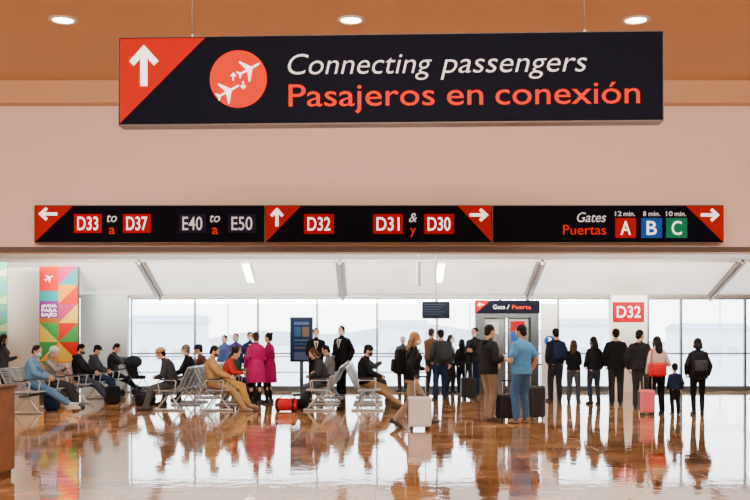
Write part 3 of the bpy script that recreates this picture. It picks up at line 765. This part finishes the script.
sit('seated traveller in red top and yellow trousers leaning forward beside the tan jacket man',-3.34,22.1,-90,top=(.34,.02,.015),bottom=(.40,.24,.05),lean=8,curl=25,hp=25,sex='f',hair='bun',H=1.66,wr=((-.10,.42,.78),(.10,.44,.78)))
sit('seated woman in dark green jacket facing right on the rear bench',-3.34,23.8,-90,top=(.02,.045,.03),bottom=DK,sex='f',hair='long',hc=HBR,hp=15,H=1.66,bulk=.022)
MAG=(.30,.005,.085); MAG2=(.21,.004,.055)
x_,y_=st(256,404.5); person('woman in bright magenta knee-length coat, back to us, nearer the seats',x_,y_,20,H=1.66,sex='f',top=MAG,bottom=BLACK,hair='bun',hc=HBR,coat=(.52,.035),bulk=.022,wr=((-.23,.06,.9),(.10,.26,1.08)),wide=.0)
x_,y_=st(269.5,403); person('woman in darker magenta coat and black tights, right of her companion',x_,y_,70,H=1.65,sex='f',top=MAG2,bottom=BLACK,hair='bun',hc=HB,coat=(.50,.035),bulk=.022,wr=((-.12,.24,1.05),(.12,.24,1.08)),wide=.0)
x_,y_=st(236,394); person('standing woman in purple jacket behind the seated travellers',x_,y_,170,H=1.66,sex='f',top=(.07,.05,.20),bottom=NAVY,hair='pony',hc=HBR,bulk=.022,mask=BM,wr=PH)
x_,y_=st(250,396); person('standing woman in dark blue blazer beside the magenta coats',x_,y_,200,H=1.69,sex='f',top=(.015,.025,.08),bottom=NAVY,hair='bun',bulk=.021,mask=WM,shirt=(.7,.7,.72))
x_,y_=st(225,392); person('man in blue top half hidden behind the woman in purple',x_,y_,150,H=1.62,top=(.05,.08,.22),bottom=DK,bulk=.02)
x_,y_=st(316,396.5); person('pilot in black suit, white shirt and tie, left of the pair',x_,y_,185,H=1.79,top=BLACK,bottom=BLACK,shirt=(.75,.75,.75),tie=BLACK,bulk=.026,hem=-.07,mask=WM,wr=((-.10,.20,1.02),(.10,.20,1.03)))
x_,y_=st(342,396.5); person('pilot in black suit standing with arms down, right of the pair',x_,y_,150,H=1.85,top=BLACK,bottom=BLACK,shirt=(.75,.75,.75),tie=BLACK,bulk=.026,hem=-.07,mask=WM,wr=((-.24,.04,.88),(.24,.04,.88)))
sit('seated person in black with orange-brown hair facing left before the pilots',-1.10,21.5,90,top=DK,bottom=(.04,.045,.06),bulk=.028,hair='mid',hc=HBR,sex='f',hp=25,H=1.66,lean=4,curl=26,an=((-.1,.5,.08),(.1,.4,.08)))
sit('seated traveller in grey sweater facing left on the rear middle bench',-1.10,23.8,90,top=(.10,.10,.11),bottom=DK,hp=20,H=1.7,hood=True)
sit('seated man in black cap and jacket with tan trousers, legs stretched to the right',-.21,21.5,-90,top=BLACK,bottom=(.19,.115,.055),bulk=.032,cap=(BLACK,'cap'),an=((-.1,.60,.08),(.1,.76,.08)),hp=18,H=1.74,mask=KM,shoe=(.10,.06,.03))
sit('seated man in dark jacket facing right on the rear middle bench',-.21,23.8,-90,top=(.025,.035,.035),bottom=DK,bulk=.028,hp=18,H=1.72,wr=SPH)
XW,YWk=PX(412,17.05),17.05
PW=person('woman with long greying hair walking right in black jacket and khaki trousers',XW,YWk,-80,H=1.66,sex='f',top=(.010,.010,.012),bottom=(.25,.20,.145),shoe=(.04,.03,.025),hair='long',hc=HBL,bulk=.026,hem=-.04,
  an=((-.07,.34,.10),(.07,-.32,.14)),fp=(-12,28),hz=.87,lean=3,curl=3,wr=((-.20,.25,1.02),(.28,.00,.87)),grip=(40,60),vox=.0065,mask=WM,hp=6,wide=.008)
backpack(PW,'black backpack worn by the walking woman with the white suitcase',(.008,.008,.010),bulk=.026,w=.30,h=.44,dp=.17)
suitcase('white hard-shell cabin suitcase rolling beside the walking woman',PX(419.5,16.55),16.55,5,(.72,.73,.75),w=.38,d=.24,h=.50,handle=.33)
x_,y_=st(488.5,421); P=person('man in black jacket and khaki trousers talking, facing right',x_,y_,-62,H=1.77,top=(.010,.010,.012),bottom=(.17,.12,.075),shoe=(.08,.05,.03),bulk=.030,hem=-.07,wr=((-.17,.20,1.0),(.16,.20,1.12)),ep=((-.6,-1,-.4),(.5,-1,-.4)),vox=.0065,skin=0,hp=6,shirt=(.5,.38,.28),hood=True)
x_,y_=st(522,423); P=person('man in sky blue polo shirt and blue jeans seen from behind, talking',x_,y_,35,H=1.76,top=(.055,.20,.42),bottom=(.035,.08,.17),shoe=(.19,.11,.06),sleeve='short',bulk=.020,hem=-.05,wr=((-.17,.22,1.10),(.25,.04,.90)),vox=.0065,skin=1,belly=.035,hy=15)
suitcase('black soft suitcase on wheels between the two talking men',PX(505.5,18.3),18.3,15,(.012,.012,.014),w=.32,d=.24,h=.44,handle=.25,rough=.7)
suitcase('black tall suitcase at the right foot of the man in the blue polo',PX(535.5,18.6),18.6,-10,(.017,.016,.018),w=.36,d=.28,h=.58,handle=.40,rough=.6)
x_,y_=st(475,397); P=person('tall man in dark jacket with a shoulder bag behind the talking men',x_,y_,150,H=1.80,top=DK,bottom=NAVY,bulk=.028,mask=WM,wr=PH)
t=thing('shoulder_bag','small black messenger bag at the hip of the tall man behind','bag',(x_-.26,y_-.10,.80),R(150))
G().rbox((0,0,0),(.30,.09,.24),.03).obj('bag_body',cloth(BLACK),t,True); G().rbox((0,-.05,.04),(.28,.03,.14),.01).obj('flap',cloth(DK),t,True)
G().chain([(-.13,0,.1),(-.17,.02,.35),(-.2,.02,.62)],[(.018,.005)]*3,8).obj('strap',cloth(BLACK),t,True)
x_,y_=st(462,394); P=person('short person in black beside a black suitcase near the gate',x_,y_,10,H=1.50,sex='f',top=BLACK,bottom=BLACK,hair='long',bulk=.022)
suitcase('small black suitcase standing behind the talking men near the gate',PX(468,24.8),24.8,10,(.012,.011,.013),w=.36,d=.24,h=.5,handle=.35,rough=.6)
x_,y_=st(441,400); P=person('man in dark clothes with a large backpack, back to us, under the monitor',x_,y_,15,H=1.74,top=(.025,.035,.03),bottom=NAVY,bulk=.022,hair='short')
backpack(P,'large dark grey backpack on the man under the monitor',(.025,.03,.035),w=.34,h=.5,dp=.22,bulk=.022)
x_,y_=st(431,393); P=person('man in brown jacket standing left of the big grey backpack',x_,y_,-40,H=1.80,top=(.10,.05,.025),bottom=DK,hc=HBR,bulk=.022,wr=PH)
x_,y_=st(450,393); P=person('woman in white blouse queuing under the monitor',x_,y_,-120,H=1.62,sex='f',top=(.45,.43,.40),bottom=DK,hair='mid',mask=WM)
x_,y_=st(403,391); P=person('grey-haired man near the window, behind the walking woman',x_,y_,160,H=1.58,top=(.05,.06,.08),bottom=DK,hc=HG,bulk=.02)
x_,y_=st(556,401.5); P=person('man in black jacket at the head of the right queue with navy backpack',x_,y_,12,H=1.76,top=(.010,.012,.022),bottom=DK,bulk=.026,hood=True)
backpack(P,'navy backpack on the man heading the right queue',(.012,.018,.045),bulk=.026)
x_,y_=st(573.5,402.5); P=person('small woman with long brown hair, second in the right queue',x_,y_,-20,H=1.48,sex='f',top=BLACK,bottom=(.05,.055,.07),hair='long',hc=HBR,bulk=.024,wr=PH)
x_,y_=st(594,404.5); P=person('woman in black with long black hair, third in the right queue',x_,y_,15,H=1.56,sex='f',top=BLACK,bottom=(.018,.022,.04),hair='long',bulk=.028,wide=.008,wr=((-.18,.15,.97),(.22,.08,.90)))
x_,y_=st(616,405); P=person('man in black coat standing in front of the white pillar',x_,y_,-10,H=1.74,top=BLACK,bottom=(.015,.015,.018),bulk=.034,hem=-.09,wr=((-.23,.06,.9),(.15,.25,1.05)))
x_,y_=st(639.5,408.5); P=person('man in charcoal puffer jacket right of the white pillar, head turned',x_,y_,-35,H=1.70,top=(.012,.012,.015),bottom=(.022,.022,.026),bulk=.040,hem=-.05,hy=-20,wr=((-.25,.0,.88),(.26,.10,.90)),hood=True)
x_,y_=st(657.5,414.5); P=person('woman in white blouse and black trousers carrying a red bag',x_,y_,10,H=1.56,sex='f',top=(.50,.44,.38),bottom=BLACK,hair='long',hc=HB,bulk=.02,wr=((-.24,.02,.93),(.16,.22,1.12)),vox=.007)
PR=P
x_,y_=st(675,414.5); P=person('small child in dark clothes between the red bag and black backpack women',x_,y_,0,H=.98,top=NAVY,bottom=BLACK,hair='short',hs=1.3,vox=.006,bulk=.024,wide=.022,wr=((-.235,.05,.885),(.235,.06,.885)))
x_,y_=st(698,415); P=person('woman in black leggings and boots at the right end of the queue',x_,y_,-8,H=1.52,sex='f',top=(.008,.008,.010),bottom=BLACK,hair='mid',hc=HB,bulk=.032,hem=-.08,wide=.004,vox=.007,wr=((-.24,.08,.92),(.24,.10,.90)),hood=True)
backpack(P,'black backpack on the woman at the right end of the queue',(.010,.010,.013),w=.30,h=.42,dp=.18,bulk=.03,accent=(.03,.03,.036))
base=Vec((-.12,-.245,.90)); wl=world(PR,base)
t=thing('shoulder_bag','bright red shoulder bag on the woman in the white blouse','bag',wl,PR['t'].rotation_euler.z)
RB=mat('red_leather',(.38,.004,.010),.6,var=.08,spec=.12)
G().rbox((0,0,0),(.36,.14,.27),.05,seg=4).obj('bag_body',RB,t,True)
G().rbox((0,-.075,-.03),(.24,.03,.15),.012).obj('front_pocket',RB,t,True)
G().chain([(-.14,.02,.10),(-.10,.04,.28),(-.03,.15,.41),(-.02,.25,.41),(.0,.37,.25)],[(.014,.005)]*5,8,flat=(1,0,0)).obj('strap',RB,t,True)
d=19.7; suitcase('small pink suitcase beside the woman with the red bag',PX(646.5,d),d,8,(.65,.11,.15),w=.30,d=.2,h=.46,handle=.28)
def duffel(label,X,Y,rz,col,acc,L=.56,r=.14):
    t=thing('duffel_bag',label,'bag',(X,Y,0),R(rz))
    rs=[]
    for xx,f in ((-.5,.55),(-.47,.85),(-.40,1),(0,1.05),(.40,1),(.47,.85),(.5,.55)):
        rs.append([Vec((xx*L,r*f*math.cos(a),max(.012,r+r*f*.95*math.sin(a)))) for a in [q*2*PI/18 for q in range(18)]])
    G().rings(rs).obj('bag_body',cloth(col),t,True)
    for s in (-1,1):
        G().rbox((s*L*.36,0,r),(.04,2*r*1.03,2*r*1.03),.018,seg=2).obj('band',cloth(acc),t,True)
    G().chain([(-.12,0,2*r-.01),(-.07,0,2*r+.08),(.07,0,2*r+.08),(.12,0,2*r-.01)],[.011]*4,8).obj('handle',cloth(acc),t,True)
    return t
x_,y_=st(286,411.5); duffel('red and black duffel bag on the floor left of the middle benches',x_,y_,-5,(.32,.008,.012),BLACK,.46)
x_,y_=st(299,409.5); duffel('small black duffel bag lying against the red one',x_,y_,20,BLACK,DK,.34,.12)
x_,y_=st(150,405); duffel('black duffel bag on the floor before the bench with the tan hat',x_-.1,y_,60,BLACK,DK,.5,.13)
def floorpack(label,px,yf,rz,col):
    X,Y=st(px,yf); t=thing('backpack',label,'backpack',(X,Y,0),R(rz)); m=cloth(col)
    G().rbox((0,0,.21),(.32,.2,.42),.06,seg=4).obj('main_compartment',m,t,True); G().rbox((0,-.11,.15),(.24,.07,.22),.03).obj('front_pocket',m,t,True)
    G().tube([(-.05,.04,.41),(-.03,.04,.46),(.03,.04,.46),(.05,.04,.41)],.009).obj('top_handle',m,t,True)
    for s in (-1,1): G().chain([(s*.08,.10,.38),(s*.10,.14,.25),(s*.11,.10,.06)],[(.02,.006)]*3,8,flat=(1,0,0)).obj('strap',m,t,True)
floorpack('black backpack on the floor in front of the far left row',113,404,30,BLACK)
floorpack('dark blue backpack on the floor by the denim jacket man',52,410,10,NAVY)
X,Y=PX(137,26.2),26.2
t=thing('stroller','folded-hood black baby stroller standing at the end of the far left row','stroller',(X,Y,0),R(60))
g=G()
for s in (-.22,.22): g.tube([(s,-.30,.12),(s,.05,.55),(s,.40,1.02)],.012); g.tube([(s,.30,.10),(s,.0,.5)],.012)
g.tube([(-.22,.40,1.02),(.22,.40,1.02)],.014); g.obj('frame',M_frame,t,True)
G().rbox((0,.02,.50),(.36,.36,.10),.03).obj('seat',cloth(BLACK),t,True)
G().rbox((0,.18,.72),(.36,.08,.42),.03,Matrix.Rotation(R(-20),3,'X')).obj('backrest',cloth(BLACK),t,True)
G().ell((0,.12,.90),(.21,.24,.17)).obj('hood',cloth(DK),t,True)
for s in (-.22,.22):
    for y in (-.30,.30): G().cyl((s-.02,y,.09),.09,.04,'x',20).obj('wheel',M_blk,t)

# ------------------------------------------------------------------ apply remesh
dg=bpy.context.evaluated_depsgraph_get(); dg.update()
new=[(o,bpy.data.meshes.new_from_object(o.evaluated_get(dg))) for o in REM]
for o,me in new:
    old=o.data; nm=old.name; o.modifiers.clear(); o.data=me; bpy.data.meshes.remove(old); me.name=nm

# ------------------------------------------------------------------ lights
def area(name,loc,rot,sx_,sy_,e,col):
    l=bpy.data.lights.new(name,'AREA'); l.shape='RECTANGLE'; l.size=sx_; l.size_y=sy_; l.energy=e; l.color=col
    o=bpy.data.objects.new(name,l); COL.objects.link(o); o.location=loc; o.rotation_euler=rot; return o
area('concourse_fill',(0,2,5.3),(0,0,0),14,5,1300,(1,.84,.70))  # added overhead fill out of view, no fixture modelled for it
area('concourse_fill',(0,-5,4.6),(R(80),0,0),7,1.5,1900,(1,.85,.74))  # second added fill behind the camera, brightens the front wall
area('lounge_fill',(0,18.2,3.55),(0,0,0),20,2.5,240,(1,.92,.82))  # added fill for the lounge, kept unseen behind the beam
cl=area('soffit_fill',(0,16.08,3.25),(R(96),0,0),20,.5,1900,(1,.94,.84)); cl.data.spread=R(34)  # added unseen fill aimed at the sloped soffit to brighten it
for px in (63,351,636):
    l=bpy.data.lights.new('downlight_spot','SPOT'); l.energy=260; l.spot_size=R(140); l.spot_blend=.7; l.color=(1,.82,.6); l.shadow_soft_size=.12
    o=bpy.data.objects.new('downlight_spot',l); COL.objects.link(o); o.location=(PX(px,12.15),12.15,5.34)
wd=bpy.data.worlds.new('w'); SC.world=wd; wd.use_nodes=True
nt=wd.node_tree; bg=nt.nodes['Background']
tc=nt.nodes.new('ShaderNodeTexCoord'); sp_=nt.nodes.new('ShaderNodeSeparateXYZ'); cr=nt.nodes.new('ShaderNodeValToRGB')
cr.color_ramp.elements[0].position=.0; cr.color_ramp.elements[0].color=(1,1,1,1); cr.color_ramp.elements[1].position=.6; cr.color_ramp.elements[1].color=(.70,.82,1,1)
nt.links.new(tc.outputs['Generated'],sp_.inputs[0]); nt.links.new(sp_.outputs[2],cr.inputs[0]); nt.links.new(cr.outputs[0],bg.inputs[0])
bg.inputs[1].default_value=9.0

cam=bpy.data.cameras.new('camera'); co=bpy.data.objects.new('camera',cam); COL.objects.link(co)
co.location=(0,0,CH); co.rotation_euler=(R(90),0,0); cam.sensor_width=36; cam.lens=48; cam.shift_y=89/750; cam.clip_end=2000
SC.camera=co
